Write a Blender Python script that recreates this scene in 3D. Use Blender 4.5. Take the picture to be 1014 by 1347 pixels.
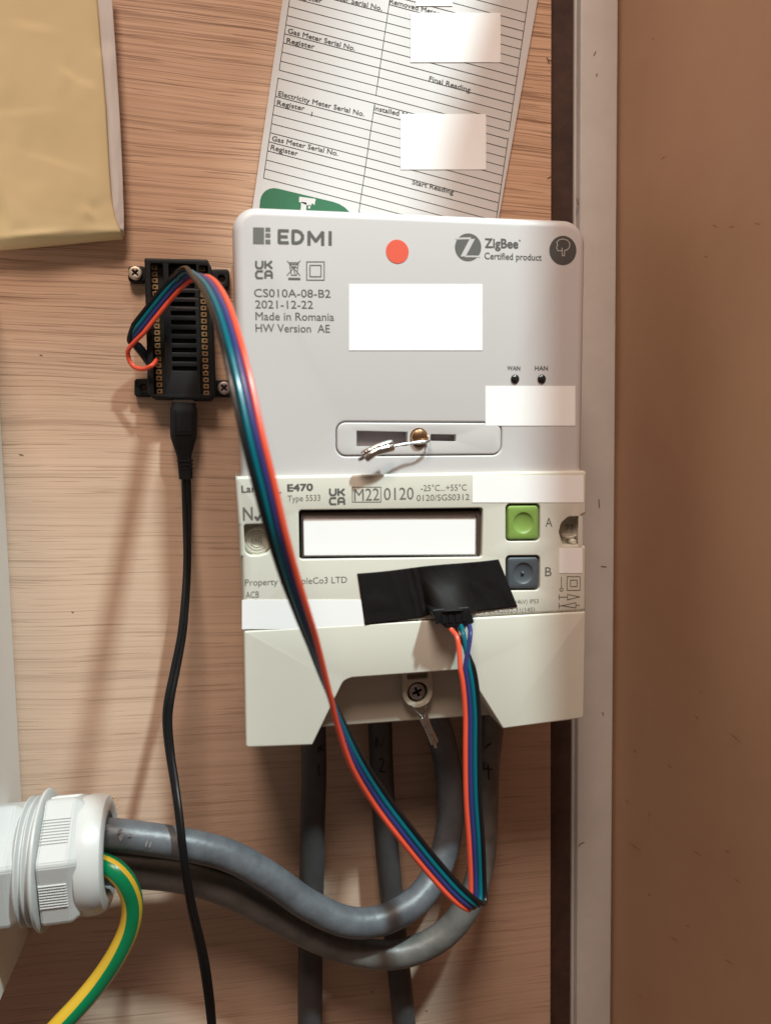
import bpy, bmesh, math, random
from mathutils import Vector, Matrix
from mathutils import noise as mnoise
random.seed(4)
S = bpy.context.scene
for o in list(bpy.data.objects): bpy.data.objects.remove(o)
COL = S.collection

# ------------------------------------------------------------------ camera
F = 1012.0; CX, CY = 507.0, 673.5                 # focal length and centre of the photograph, in its pixels
RM = Matrix(((0.9818273, 0.0307183, -0.1872738), (-0.0160706, 0.9967262, 0.0792377), (0.1890948, -0.0747881, 0.9791067)))
CAM = Vector((-0.0508, 0.0089, 0.3264))
cd = bpy.data.cameras.new('camera'); cam = bpy.data.objects.new('camera', cd); COL.objects.link(cam)
cam.matrix_world = Matrix.Translation(CAM) @ RM.to_4x4()
cd.sensor_fit = 'VERTICAL'; cd.sensor_height = 24; cd.sensor_width = 24; cd.lens = F / 1347 * 24
cd.clip_start = 0.005; cd.clip_end = 20
cd.dof.use_dof = True; cd.dof.focus_distance = 0.308; cd.dof.aperture_fstop = 6.0
S.camera = cam
# ------------------------------------------------------------------ light
wd = bpy.data.worlds.new('World'); S.world = wd; wd.use_nodes = True
wd.node_tree.nodes['Background'].inputs[0].default_value = (1.0, 0.70, 0.56, 1)
wd.node_tree.nodes['Background'].inputs[1].default_value = 0.11
def lamp(name, loc, target, size, energy, color):
    l = bpy.data.lights.new(name, 'AREA'); l.shape = 'DISK'; l.size = size; l.energy = energy; l.color = color
    o = bpy.data.objects.new(name, l); COL.objects.link(o); o.location = loc
    o.rotation_euler = (Vector(target) - Vector(loc)).to_track_quat('-Z', 'Y').to_euler(); return o
lamp('ceiling_lamp', (0.54, 1.70, 1.0), (0, 0, 0), 0.115, 49, (0.75, 0.96, 0.99))
lamp('fill_lamp', (-0.16, 0.84, 0.62), (0, 0.1, 0), 0.32, 7.4, (1.0, 0.80, 0.67))  # added soft fill standing in for the room's diffuse light
S.view_settings.view_transform = 'Standard'; S.view_settings.look = 'None'
S.view_settings.exposure = 0.22; S.view_settings.gamma = 1

# ------------------------------------------------------------------ helpers
def W(x, y, z=0.0):
    """the point of the plane at height z above the board that stands at this place in the photograph"""
    d = RM @ Vector(((x - CX) / F, -(y - CY) / F, -1.0))
    return CAM + d * ((z - CAM.z) / d.z)
def P2(pts, z): return [W(x, y, z).xy for x, y in pts]

ALB = .83
def mat(name, col, rough=.5, metal=0., var=0., vscale=60., bump=0., bscale=900., coat=0., spec=.5, emit=None, var2=None):
    if name not in ('redaction_white', 'redacted_display_panel'): col = tuple(c * ALB for c in col); var2 = var2 and tuple(c * ALB for c in var2)
    m = bpy.data.materials.new(name); m.use_nodes = True; nt = m.node_tree; b = nt.nodes['Principled BSDF']
    b.inputs['Base Color'].default_value = (*col, 1); b.inputs['Roughness'].default_value = rough
    b.inputs['Metallic'].default_value = metal; b.inputs['Coat Weight'].default_value = coat
    b.inputs['Specular IOR Level'].default_value = spec
    tc = nt.nodes.new('ShaderNodeTexCoord')
    if var:
        n = nt.nodes.new('ShaderNodeTexNoise'); n.inputs['Scale'].default_value = vscale; n.inputs['Detail'].default_value = 6
        n.inputs['Roughness'].default_value = .65
        nt.links.new(tc.outputs['Object'], n.inputs['Vector'])
        mx = nt.nodes.new('ShaderNodeMix'); mx.data_type = 'RGBA'
        c2 = var2 or tuple(c * (1 - var) for c in col)
        mx.inputs[6].default_value = (*col, 1); mx.inputs[7].default_value = (*c2, 1)
        mr = nt.nodes.new('ShaderNodeMapRange'); mr.inputs[1].default_value = .35; mr.inputs[2].default_value = .7
        nt.links.new(n.outputs[0], mr.inputs[0]); nt.links.new(mr.outputs[0], mx.inputs[0])
        nt.links.new(mx.outputs[2], b.inputs['Base Color'])
        mr2 = nt.nodes.new('ShaderNodeMapRange'); mr2.inputs[3].default_value = rough * .85; mr2.inputs[4].default_value = min(1, rough * 1.2)
        nt.links.new(n.outputs[0], mr2.inputs[0]); nt.links.new(mr2.outputs[0], b.inputs['Roughness'])
    if bump:
        n2 = nt.nodes.new('ShaderNodeTexNoise'); n2.inputs['Scale'].default_value = bscale; n2.inputs['Detail'].default_value = 3
        nt.links.new(tc.outputs['Object'], n2.inputs['Vector'])
        bp = nt.nodes.new('ShaderNodeBump'); bp.inputs['Strength'].default_value = bump; bp.inputs['Distance'].default_value = .0004
        nt.links.new(n2.outputs[0], bp.inputs['Height']); nt.links.new(bp.outputs[0], b.inputs['Normal'])
    return m

def wood_mat(name, cols, sc=1.0, flecks=.6, bump=.35):
    """oak-like veneer, grain along x: broad bands, fine streaks and short dark pores"""
    m = bpy.data.materials.new(name); m.use_nodes = True; nt = m.node_tree; L = nt.links; N = nt.nodes
    b = N['Principled BSDF']; b.inputs['Roughness'].default_value = .55; b.inputs['Specular IOR Level'].default_value = .35
    tc = N.new('ShaderNodeTexCoord')
    def warp(vec, k):
        n = N.new('ShaderNodeTexNoise'); n.inputs['Scale'].default_value = 9; n.inputs['Detail'].default_value = 2
        L.new(vec, n.inputs['Vector'])
        s = N.new('ShaderNodeVectorMath'); s.operation = 'MULTIPLY_ADD'; s.inputs[1].default_value = (0, k, 0)
        L.new(n.outputs['Color'], s.inputs[0]); L.new(vec, s.inputs[2]); return s.outputs[0]
    rot = N.new('ShaderNodeMapping'); rot.inputs['Rotation'].default_value = (0, 0, math.radians(2.2)); L.new(tc.outputs['Object'], rot.inputs[0])
    v = warp(rot.outputs[0], .008)
    def noise(sx, sy, det, seed, ro=.6):
        mp = N.new('ShaderNodeMapping'); mp.inputs['Scale'].default_value = (sx * sc, sy * sc, 1); mp.inputs['Location'].default_value = (seed, seed * 2.3, seed)
        L.new(v, mp.inputs[0]); n = N.new('ShaderNodeTexNoise'); n.inputs['Scale'].default_value = 1; n.inputs['Detail'].default_value = det
        n.inputs['Roughness'].default_value = ro
        L.new(mp.outputs[0], n.inputs['Vector']); return n.outputs[0]
    def mr(x, a, c, d=0., e=1.):
        r = N.new('ShaderNodeMapRange'); r.inputs[1].default_value = a; r.inputs[2].default_value = c; r.inputs[3].default_value = d; r.inputs[4].default_value = e
        L.new(x, r.inputs[0]); return r.outputs[0]
    def mix(f, a, c):
        x = N.new('ShaderNodeMix'); x.data_type = 'RGBA'; L.new(f, x.inputs[0])
        for i, q in ((6, a), (7, c)):
            if isinstance(q, tuple): x.inputs[i].default_value = (*q, 1)
            else: L.new(q, x.inputs[i])
        return x.outputs[2]
    def math_(op, a, c):
        x = N.new('ShaderNodeMath'); x.operation = op
        for i, q in enumerate((a, c)):
            if isinstance(q, (int, float)): x.inputs[i].default_value = q
            else: L.new(q, x.inputs[i])
        return x.outputs[0]
    bands = noise(3.5, 60, 3, 3.1); streak = noise(6, 760, 4, 7.7, .7); fine = noise(9, 1250, 2, 1.3, .6); long_ = noise(3.2, 760, 2, 21.7, .5)
    pores = noise(24, 1150, 2, 5.9, .5); zone = noise(5, 12, 2, 9.2); zone2 = noise(7, 30, 3, 33.1)
    sep = N.new('ShaderNodeSeparateXYZ'); L.new(rot.outputs[0], sep.inputs[0])
    yy = math_('ADD', sep.outputs[1], math_('MULTIPLY', math_('SUBTRACT', zone2, .5), .10))
    cf = math_('MULTIPLY', mr(yy, -.05, .09, .30, .95), mr(zone, .35, .65, .65, 1.1))      # the figure of the veneer is strong at the top, faint lower down
    c = mix(mr(bands, .30, .70), cols[0], cols[1])
    c = mix(math_('MULTIPLY', mr(streak, .46, .62), math_('MULTIPLY', cf, .8)), c, cols[2])
    c = mix(math_('MULTIPLY', mr(fine, .52, .62), math_('MULTIPLY', cf, .45)), c, cols[3])
    pf = math_('MULTIPLY', mr(pores, .60, .64), math_('MULTIPLY', mr(cf, .3, 1., .5, 1.), flecks))
    lf = math_('MULTIPLY', mr(long_, .60, .64), math_('MULTIPLY', cf, .65))
    c = mix(pf, c, cols[3]); c = mix(lf, c, cols[3])
    # lighter and warmer towards the top of the sheet, brightness put into the colour
    red = mr(yy, -.02, .10, .0, .95)
    x = N.new('ShaderNodeMix'); x.data_type = 'RGBA'; x.blend_type = 'MULTIPLY'; L.new(red, x.inputs[0]); L.new(c, x.inputs[6]); x.inputs[7].default_value = (1.19, 1.12, 1.03, 1)
    L.new(x.outputs[2], b.inputs['Base Color'])
    bp = N.new('ShaderNodeBump'); bp.inputs['Strength'].default_value = bump; bp.inputs['Distance'].default_value = .0003
    h = math_('SUBTRACT', math_('MULTIPLY', fine, .5), pf); L.new(h, bp.inputs['Height']); L.new(bp.outputs[0], b.inputs['Normal'])
    return m

M = {}
M['wood'] = wood_mat('oak_veneer', ((.61, .425, .312), (.555, .378, .275), (.43, .275, .187), (.19, .108, .067)))
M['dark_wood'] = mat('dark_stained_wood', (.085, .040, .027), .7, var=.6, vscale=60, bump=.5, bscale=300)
M['cream_paint'] = mat('cream_gloss_paint', (.72, .685, .65), .38, var=.10, vscale=40, bump=.12, bscale=120)
M['brown_panel'] = mat('brown_painted_panel', (.61, .37, .225), .6, var=.12, vscale=11, bump=.25, bscale=70, var2=(.56, .325, .20))
M['scuff'] = mat('scuff_mark', (.16, .09, .055), .8)
M['hub'] = mat('white_hub_plastic', (.685, .66, .655), .42, var=.02, vscale=30, bump=.10, bscale=2600)
M['hub_in'] = mat('lilac_grey_recess', (.34, .29, .30), .6)
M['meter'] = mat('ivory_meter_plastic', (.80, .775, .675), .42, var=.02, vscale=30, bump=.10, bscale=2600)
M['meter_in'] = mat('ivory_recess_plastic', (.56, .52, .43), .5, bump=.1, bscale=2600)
M['ink'] = mat('grey_print', (.115, .112, .105), .6)
M['ink_thin'] = mat('soft_grey_print', (.17, .165, .14), .6)
M['paper_ink'] = mat('form_print', (.07, .065, .06), .8)
M['label'] = mat('redaction_white', (.93, .93, .93), .6)  # plain white of the blanks put over redacted areas
M['dot'] = mat('orange_sticker', (.90, .115, .06), .55)
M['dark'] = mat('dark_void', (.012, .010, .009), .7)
M['black_plastic'] = mat('black_case_plastic', (.009, .009, .010), .5, var=.3, vscale=200, bump=.12, bscale=1800, spec=.28)
M['black_gloss'] = mat('black_cable_sheath', (.006, .006, .007), .36, spec=.35)
M['tape'] = mat('black_electrical_tape', (.010, .0085, .008), .62, bump=.15, bscale=500, spec=.2)
M['screen'] = mat('redacted_display_panel', (.95, .95, .95), .3)
M['green_btn'] = mat('green_button', (.25, .40, .085), .45, bump=.08, bscale=2600)
M['grey_btn'] = mat('slate_button', (.085, .10, .115), .45, bump=.08, bscale=2600)
M['brass'] = mat('brass', (.85, .52, .28), .22, metal=1., var=.3, vscale=500)
M['steel'] = mat('steel', (.55, .53, .50), .28, metal=1., var=.35, vscale=900)
M['alu'] = mat('crimped_aluminium', (.78, .76, .72), .24, metal=1., var=.3, vscale=700, bump=.35, bscale=1400)
M['wire_steel'] = mat('seal_wire_steel', (.72, .70, .68), .25, metal=1.)
M['pale_brass'] = mat('pale_brass', (.90, .76, .60), .42, metal=.8, var=.3, vscale=500)
M['pink_steel'] = mat('dull_screw_steel', (.62, .52, .50), .45, metal=.8, var=.3, vscale=700)
M['gold'] = mat('gold_pads', (.62, .40, .20), .35, metal=.7)
M['pcb'] = mat('dark_circuit_board', (.010, .016, .012), .4)
M['grey_sheath'] = mat('grey_pvc_sheath', (.135, .145, .162), .42, var=.4, vscale=90, bump=.9, bscale=150)
M['dgrey_sheath'] = mat('warm_grey_pvc_sheath', (.165, .155, .142), .42, var=.4, vscale=90, bump=.9, bscale=150)
M['black_sheath'] = mat('charcoal_pvc_sheath', (.066, .062, .062), .5, var=.3, vscale=70, bump=.4, bscale=190)
M['gland'] = mat('white_nylon', (.56, .56, .55), .42, var=.03, vscale=60, bump=.1, bscale=900)
M['gland_seal'] = mat('translucent_nylon', (.66, .655, .64), .3, var=.05, vscale=60)
M['gland_seal'].node_tree.nodes['Principled BSDF'].inputs['Subsurface Weight'].default_value = .25
M['gland_seal'].node_tree.nodes['Principled BSDF'].inputs['Subsurface Radius'].default_value = (.003, .003, .002)
M['box'] = mat('cream_white_box', (.84, .78, .72), .45, var=.03, vscale=20)
M['green'] = mat('green_pvc', (.0, .225, .085), .3)
M['yellow'] = mat('yellow_pvc', (.80, .50, .04), .33)
M['w_red'] = mat('orange_red_wire', (.88, .105, .05), .33)
M['w_blue'] = mat('indigo_wire', (.035, .040, .17), .3)
M['w_teal'] = mat('teal_wire', (.0, .13, .17), .28)
M['w_black'] = mat('black_wire', (.008, .008, .009), .3)
M['form'] = mat('form_card', (.79, .77, .755), .6, var=.03, vscale=15)
M['form_green'] = mat('green_form_print', (.025, .17, .075), .6)
M['yellow_paper'] = mat('manila_paper', (.92, .76, .44), .85, var=.04, vscale=30, bump=.15, bscale=90)
M['white_paper'] = mat('white_inner_paper', (.84, .79, .75), .75, var=.04, vscale=30, bump=.3, bscale=60)
M['crumb'] = mat('sawdust', (.70, .50, .25), .9)

def thing(name, loc, label, cat, group=None):
    o = bpy.data.objects.new(name, None); COL.objects.link(o); o.location = loc
    o.empty_display_size = .01; o['label'] = label; o['category'] = cat
    if group: o['group'] = group
    return o
def rootloc(p):
    v = Vector((0, 0, 0))
    while p is not None: v = v + Vector(p.location); p = p.parent
    return v
def link(name, me, m, parent=None, smooth=True, ang=35):
    """one mesh object; me holds world coordinates"""
    if isinstance(me, bmesh.types.BMesh):
        b = me; me = bpy.data.meshes.new(name); b.to_mesh(me); b.free()
    o = bpy.data.objects.new(name, me); COL.objects.link(o)
    if parent is not None:
        o.parent = parent; me.transform(Matrix.Translation(-rootloc(parent)))
    if m is not None:
        for q in (m if isinstance(m, (list, tuple)) else [m]): me.materials.append(M[q] if isinstance(q, str) else q)
    if smooth:
        keep = [p.use_smooth for p in me.polygons]
        if not any(keep): me.polygons.foreach_set('use_smooth', [True] * len(me.polygons))
        me.set_sharp_from_angle(angle=math.radians(ang))
    return o
def struct(o): o['kind'] = 'structure'; return o
def tag(o, label, cat, group=None):
    o['label'] = label; o['category'] = cat
    if group: o['group'] = group
    return o

def rounded(pts, rad, n=6):
    """polygon (2D, either winding) with rounded corners; rad one number or one per corner"""
    out = []; N_ = len(pts)
    for i, p in enumerate(pts):
        r = rad[i] if isinstance(rad, (list, tuple)) else rad
        p = Vector(p); a = Vector(pts[i - 1]) - p; c = Vector(pts[(i + 1) % N_]) - p
        if r <= 0: out.append(p); continue
        an = a.angle(c); t = min(r / math.tan(an / 2), a.length * .49, c.length * .49); r2 = t * math.tan(an / 2)
        A = p + a.normalized() * t; B = p + c.normalized() * t
        cen = p + (a.normalized() + c.normalized()).normalized() * (r2 / math.sin(an / 2))
        va, vb = A - cen, B - cen; tot = va.angle_signed(vb) if va.length > 0 else 0
        for k in range(n + 1):
            th = -tot * k / n; out.append(cen + Matrix.Rotation(th, 2) @ va)
    return out
def circle(c, r, n=28): return [Vector((c[0] + r * math.cos(2 * math.pi * k / n), c[1] + r * math.sin(2 * math.pi * k / n))) for k in range(n)]
def area(p): return sum(p[i - 1][0] * p[i][1] - p[i][0] * p[i - 1][1] for i in range(len(p))) / 2
def offset(p, d):
    """move a CCW loop inward by d"""
    out = []; n = len(p)
    for i in range(n):
        a = (p[i] - p[i - 1]); c = (p[(i + 1) % n] - p[i])
        if a.length < 1e-9: a = c
        if c.length < 1e-9: c = a
        na = Vector((-a.y, a.x)).normalized(); nc = Vector((-c.y, c.x)).normalized()
        m = (na + nc); m = m.normalized() if m.length > 1e-6 else na
        k = max(.35, m.dot(na)); out.append(p[i] + m * (d / k))
    return out
def slab(outer, holes, z0, z1, r=.0006, rh=None, seg=4, bm=None, mi=0):
    """a plate standing from z0 to z1 with rounded front edges (r) and openings with edge radius rh"""
    bm = bm or bmesh.new(); rh = r if rh is None else rh
    caps = []
    def wall(loop, rr, sign):
        loop = [Vector(q) for q in loop]
        if area(loop) < 0: loop.reverse()
        rings = [(0., z0), (0., z1 - rr)] + [(rr * (1 - math.cos(math.pi / 2 * k / seg)), z1 - rr + rr * math.sin(math.pi / 2 * k / seg)) for k in range(1, seg + 1)]
        prev = None
        for off, z in rings:
            q = offset(loop, off * sign)
            vs = [bm.verts.new((v.x, v.y, z)) for v in q]
            if prev:
                for i in range(len(vs)):
                    f = bm.faces.new((prev[i - 1], prev[i], vs[i], vs[i - 1]) if sign > 0 else (prev[i], prev[i - 1], vs[i - 1], vs[i]))
                    f.smooth = True; f.material_index = mi
            prev = vs
        caps.append(prev)
    wall(outer, r, 1)
    for h in holes: wall(h, rh, -1)
    es = []
    for c in caps:
        for i in range(len(c)):
            e = bm.edges.get((c[i - 1], c[i])) or bm.edges.new((c[i - 1], c[i])); es.append(e)
    g = bmesh.ops.triangle_fill(bm, use_beauty=True, use_dissolve=False, edges=es, normal=(0, 0, 1))
    for f in g['geom']:
        if isinstance(f, bmesh.types.BMFace):
            if f.normal.z < 0: f.normal_flip()
            f.smooth = False; f.material_index = mi
    return bm
def quad(pts3, thick=.00012):
    """thin sheet from a 3D outline, given its own thickness towards +z"""
    bm = bmesh.new(); vs = [bm.verts.new(p) for p in pts3]; f = bm.faces.new(vs); f.normal_update()
    if f.normal.z < 0: f.normal_flip()
    r = bmesh.ops.extrude_face_region(bm, geom=[f])
    for v in r['geom']:
        if isinstance(v, bmesh.types.BMVert): v.co.z += thick
    return bm
def box3(bm, lo, hi):
    vs = [bm.verts.new((x, y, z)) for z in (lo[2], hi[2]) for y in (lo[1], hi[1]) for x in (lo[0], hi[0])]
    for f in ((0, 2, 3, 1), (4, 5, 7, 6), (0, 1, 5, 4), (2, 6, 7, 3), (1, 3, 7, 5), (0, 4, 6, 2)): bm.faces.new([vs[i] for i in f])
    return bm

def spline(pts, n=8):
    """Catmull-Rom through lists of equal-length tuples"""
    out = []; q = [pts[0]] + list(pts) + [pts[-1]]
    for i in range(1, len(q) - 2):
        for k in range(n):
            t = k / n
            out.append(tuple(.5 * ((2 * b) + (-a + c) * t + (2 * a - 5 * b + 4 * c - d) * t * t + (-a + 3 * b - 3 * c + d) * t ** 3) for a, b, c, d in zip(*q[i - 1:i + 3])))
    out.append(tuple(pts[-1])); return out
def sweep(pts, prof, up=Vector((0, 0, 1)), bm=None, caps=True, mats=None, scales=None, twist=None):
    """profile (list of (side, up)) carried along 3D points by parallel transport"""
    bm = bm or bmesh.new(); pts = [Vector(p) for p in pts]
    d = (pts[1] - pts[0]).normalized(); nrm = (up - d * up.dot(d))
    if nrm.length < 1e-4: nrm = Vector((0, 1, 0)) - d * d.y
    nrm.normalize(); prev = None; first = None
    for i, p in enumerate(pts):
        dd = (pts[min(i + 1, len(pts) - 1)] - pts[max(i - 1, 0)]).normalized()
        nrm = (nrm - dd * nrm.dot(dd)).normalized(); sd = dd.cross(nrm)
        s = scales[i] if scales else 1.
        sx, sy = s if isinstance(s, tuple) else (s, s)
        ct, st = (math.cos(twist[i]), math.sin(twist[i])) if twist else (1, 0)
        vs = [bm.verts.new(p + sd * ((a * ct - b * st) * sx) + nrm * ((a * st + b * ct) * sy)) for a, b in prof]
        if prev:
            for k in range(len(vs)):
                f = bm.faces.new((prev[k - 1], prev[k], vs[k], vs[k - 1])); f.smooth = True
                if mats: f.material_index = mats[k]
        else: first = vs
        prev = vs
    if caps: bm.faces.new(list(reversed(first))); bm.faces.new(prev)
    bmesh.ops.recalc_face_normals(bm, faces=bm.faces)
    return bm
def ring(r, n=14, ry=None): return [(r * math.cos(2 * math.pi * k / n), (ry or r) * math.sin(2 * math.pi * k / n)) for k in range(n)]
def tube(pts, r, n=14, **k): return sweep(pts, ring(r, n), **k)
def pathpx(pp, n=8): return spline([tuple(W(x, y, z)) for x, y, z in pp], n)
def lathe_x(prof, c, n=48, bm=None):
    """prof: (x, radius) about the x axis through c"""
    bm = bm or bmesh.new(); prev = None
    for x, r in prof:
        vs = [bm.verts.new((c[0] + x, c[1] + r * math.sin(2 * math.pi * k / n), c[2] + r * math.cos(2 * math.pi * k / n))) for k in range(n)]
        if prev:
            for k in range(n): bm.faces.new((prev[k - 1], prev[k], vs[k], vs[k - 1])).smooth = True
        prev = vs
    bmesh.ops.recalc_face_normals(bm, faces=bm.faces); return bm
def lathe_z(prof, c, n=32, bm=None):
    bm = bm or bmesh.new(); prev = None
    for r, z in prof:
        if r == 0:
            v = bm.verts.new((c[0], c[1], z))
            for k in range(n): bm.faces.new((prev[k - 1], prev[k], v)).smooth = True
            continue
        vs = [bm.verts.new((c[0] + r * math.cos(2 * math.pi * k / n), c[1] + r * math.sin(2 * math.pi * k / n), z)) for k in range(n)]
        if prev:
            for k in range(n): bm.faces.new((prev[k - 1], prev[k], vs[k], vs[k - 1])).smooth = True
        prev = vs
    return bm

_tc = {}
def glyphs(s):
    if s not in _tc:
        c = bpy.data.curves.new('t', 'FONT'); c.body = s; c.size = 1; c.resolution_u = 3
        o = bpy.data.objects.new('t', c); COL.objects.link(o)
        _tc[s] = bpy.data.meshes.new_from_object(o.evaluated_get(bpy.context.evaluated_depsgraph_get()))
        bpy.data.objects.remove(o)
    return _tc[s]
def txt(s, A, B, h, z, parent, m='ink', bold=0., rot=None, name='lettering'):
    """flat print: baseline from photo point A to B on the plane z, capitals h photo pixels high"""
    src = glyphs(s); bm = bmesh.new()
    for k, (dx, dy) in enumerate(((0, 0),) if not bold else ((-bold, 0), (bold, 0), (0, bold), (0, -bold), (-bold, bold), (bold, bold))):
        n0 = len(bm.verts); bm.from_mesh(src); bm.verts.ensure_lookup_table()
        for v in bm.verts[n0:]: v.co += Vector((dx, dy, k * .00005))
    me = bpy.data.meshes.new(name); bm.to_mesh(me); bm.free()
    xs = [v.co.x for v in me.vertices]; x0, x1 = min(xs), max(xs)
    a, b = W(*A, z), W(*B, z); u = b - a; up = Vector((-u.y, u.x, 0)).normalized() * ((W(A[0], A[1] - h, z) - a).length / .69)
    for v in me.vertices:
        v.co = a + u * ((v.co.x - x0) / (x1 - x0)) + up * v.co.y + Vector((0, 0, .00004 + v.co.z * .1))
    o = link(name, me, m, parent, smooth=False); return o
def line2(bm, a, b, w, z, dz=.00004):
    """a printed stroke from photo point a to b, w photo pixels wide, on plane z"""
    p, q = W(*a, z), W(*b, z); s = (W(a[0] + w, a[1], z) - p).length / 2; d = (q - p).normalized(); n = Vector((-d.y, d.x, 0)) * s; dz = dz * (1 + .06 * (len(bm.faces) % 13))
    e = Vector((0, 0, dz)); vs = [bm.verts.new(t + e) for t in (p - n - d * s * .5, q - n + d * s * .5, q + n + d * s * .5, p + n - d * s * .5)]; bm.faces.new(vs)
def lines(segs, w, z, parent, m='ink', name='printed_symbol'):
    bm = bmesh.new()
    for a, b in segs: line2(bm, a, b, w, z)
    return link(name, bm, m, parent, smooth=False)
def poly(pts): return [(pts[i], pts[i + 1]) for i in range(len(pts) - 1)]
def rect(x0, y0, x1, y1): return poly([(x0, y0), (x1, y0), (x1, y1), (x0, y1), (x0, y0)])
def flat(px, z, m, parent, name='printed_symbol', dz=.00004):
    bm = bmesh.new()
    for pl in px:
        f = bm.faces.new([bm.verts.new(W(x, y, z) + Vector((0, 0, dz))) for x, y in pl])
        f.normal_update()
        if f.normal.z < 0: f.normal_flip()
    return link(name, bm, m, parent, smooth=False)
def sticker(x0, y0, x1, y1, z, parent, thick=.00015, name='redaction_patch'):  # added white blank standing in for a redaction, not a seen label
    p = [W(x, y, z) for x, y in ((x0, y0), (x1, y0), (x1, y1), (x0, y1))]
    return link(name, quad(p, thick), 'label', parent, smooth=False)
def cross_screw(c, r, z, parent_or_none, m, name, star=4, ang=0.3, h=.0012):
    """screw head: rim, domed face with a cross-shaped recess, dark floor"""
    cr = []
    w, l = r * .15, r * .58
    for k in range(star):
        a = ang + k * math.pi * 2 / star
        for (u, v) in ((l, -w), (l, w)):
            cr.append(Vector((c[0] + u * math.cos(a) - v * math.sin(a), c[1] + u * math.sin(a) + v * math.cos(a))))
        a2 = a + math.pi / star; cr.append(Vector((c[0] + w * 1.5 * math.cos(a2), c[1] + w * 1.5 * math.sin(a2))))
    bm = slab(circle(c, r, 32), [cr], z, z + h, r=h * .55, rh=.00005)
    return bm, cr

# ------------------------------------------------------------------ the setting
xR = W(724, 650, 0).x                                     # right edge of the wooden board
bm = bmesh.new(); box3(bm, (-.40, -.40, -.018), (xR, .40, 0))
board = struct(link('wooden_backboard', bm, 'wood', smooth=False))
lines([((53, 467), (56, 468)), ((719, 76), (722, 84)), ((721, 79), (724, 80)), ((720, 235), (724, 233)), ((95, 805), (97, 806)), ((26, 598), (31, 599)), ((489, 1304), (490, 1305)), ((560, 1330), (562, 1330))], 1.6, .00002, board, 'scuff', 'knot_specks')['kind'] = 'stuff'
ZS = -.004
XP = W(811.5, 650, ZS).x                                                # face of the cupboard side panel
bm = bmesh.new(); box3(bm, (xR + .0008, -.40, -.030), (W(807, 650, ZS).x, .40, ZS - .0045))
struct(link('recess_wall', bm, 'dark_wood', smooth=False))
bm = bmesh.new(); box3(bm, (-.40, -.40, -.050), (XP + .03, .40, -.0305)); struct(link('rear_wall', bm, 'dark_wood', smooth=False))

bm = bmesh.new(); box3(bm, (-.40, .63, -.030), (XP + .03, .65, .36)); struct(link('cupboard_ceiling', bm, 'brown_panel', smooth=False))
# door frame: cream batten standing in front of the recess
t = thing('door_frame', (W(780, 650, ZS).x, 0, ZS), 'cream painted vertical wooden strip with chipped edges behind the meter right side', 'door frame')
xl, xr = W(761, 650, ZS).x, W(808, 650, ZS).x
def strip(xa, xb, z0, z1, r, seed, amp):
    """vertical strip with slightly worn, uneven arrises"""
    bm = bmesh.new(); ys = [-.40 + .80 * k / 400 for k in range(401)]; prev = None
    for y in ys:
        j = amp * (mnoise.noise(Vector((y * 90, seed, 0))) + .6 * mnoise.noise(Vector((y * 300, seed + 4, 0))))
        ch = max(0, mnoise.noise(Vector((y * 130, seed + 9, 0))) - .32) * amp * 9
        pr = [(xa + j * .4, z0), (xa + j * .4, z1 - r - ch), (xa + j * .4 + r * .3 + ch * .5, z1 - r * .3 - ch * .4), (xa + r + ch + j, z1), (xb - r, z1), (xb - r * .3, z1 - r * .3), (xb, z1 - r), (xb, z0)]
        vs = [bm.verts.new((x, y, z)) for x, z in pr]
        if prev:
            for k in range(1, len(vs)): bm.faces.new((prev[k - 1], vs[k - 1], vs[k], prev[k]))
        prev = vs
    bmesh.ops.recalc_face_normals(bm, faces=bm.faces); return bm
link('post', strip(xl, xr, ZS - .0046, ZS, .0006, 2., .00012), 'cream_paint', t, ang=50)
link('bead', strip(xl - .0014, xl - .0001, ZS - .0047, ZS - .0030, .0005, 7., .00010), 'cream_paint', t, ang=50)
segs = [((787, 657), (788, 668)), ((790, 745), (797, 746)), ((763, 1110), (768, 1108)), ((761, 1113), (763, 1110)), ((783, 68), (781, 73)), ((785, 97), (784, 101)), ((792, 937), (793, 941)), ((759, 262), (760, 270))]
lines(segs, 1.3, ZS + .00003, t, 'scuff', 'scuff_marks')['kind'] = 'stuff'

# side panel of the cupboard, standing out from the frame towards the room
t = thing('cupboard_side_panel', (XP, 0, .05), 'plain brown painted cupboard side panel with faint scuffs, filling the right edge', 'cupboard panel')
bm = bmesh.new(); ys = [-.40 + .80 * k / 30 for k in range(31)]; zs = [-.0300 + .2080 * k / 16 for k in range(17)]
g = [[bm.verts.new((XP + .0012 * mnoise.noise(Vector((y * 9, z * 14, 3))), y, z)) for z in zs] for y in ys]
for i in range(30):
    for j in range(16): bm.faces.new((g[i][j], g[i + 1][j], g[i + 1][j + 1], g[i][j + 1]))
gb = [[bm.verts.new((XP + .012, y, z)) for z in (zs[0], zs[-1])] for y in (ys[0], ys[-1])]
bm.faces.new((gb[0][0], gb[0][1], gb[1][1], gb[1][0]))
bm.faces.new([g[i][16] for i in range(31)] + [gb[1][1], gb[0][1]])
bm.faces.new([g[i][0] for i in range(31)] + [gb[1][0], gb[0][0]])
bmesh.ops.recalc_face_normals(bm, faces=bm.faces)
link('panel', bm, 'brown_panel', t, ang=50)
def on_panel(x, y):
    d = RM @ Vector(((x - CX) / F, -(y - CY) / F, -1.0)); k = (XP - CAM.x) / d.x; return CAM + d * k
bm = bmesh.new()
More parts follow.
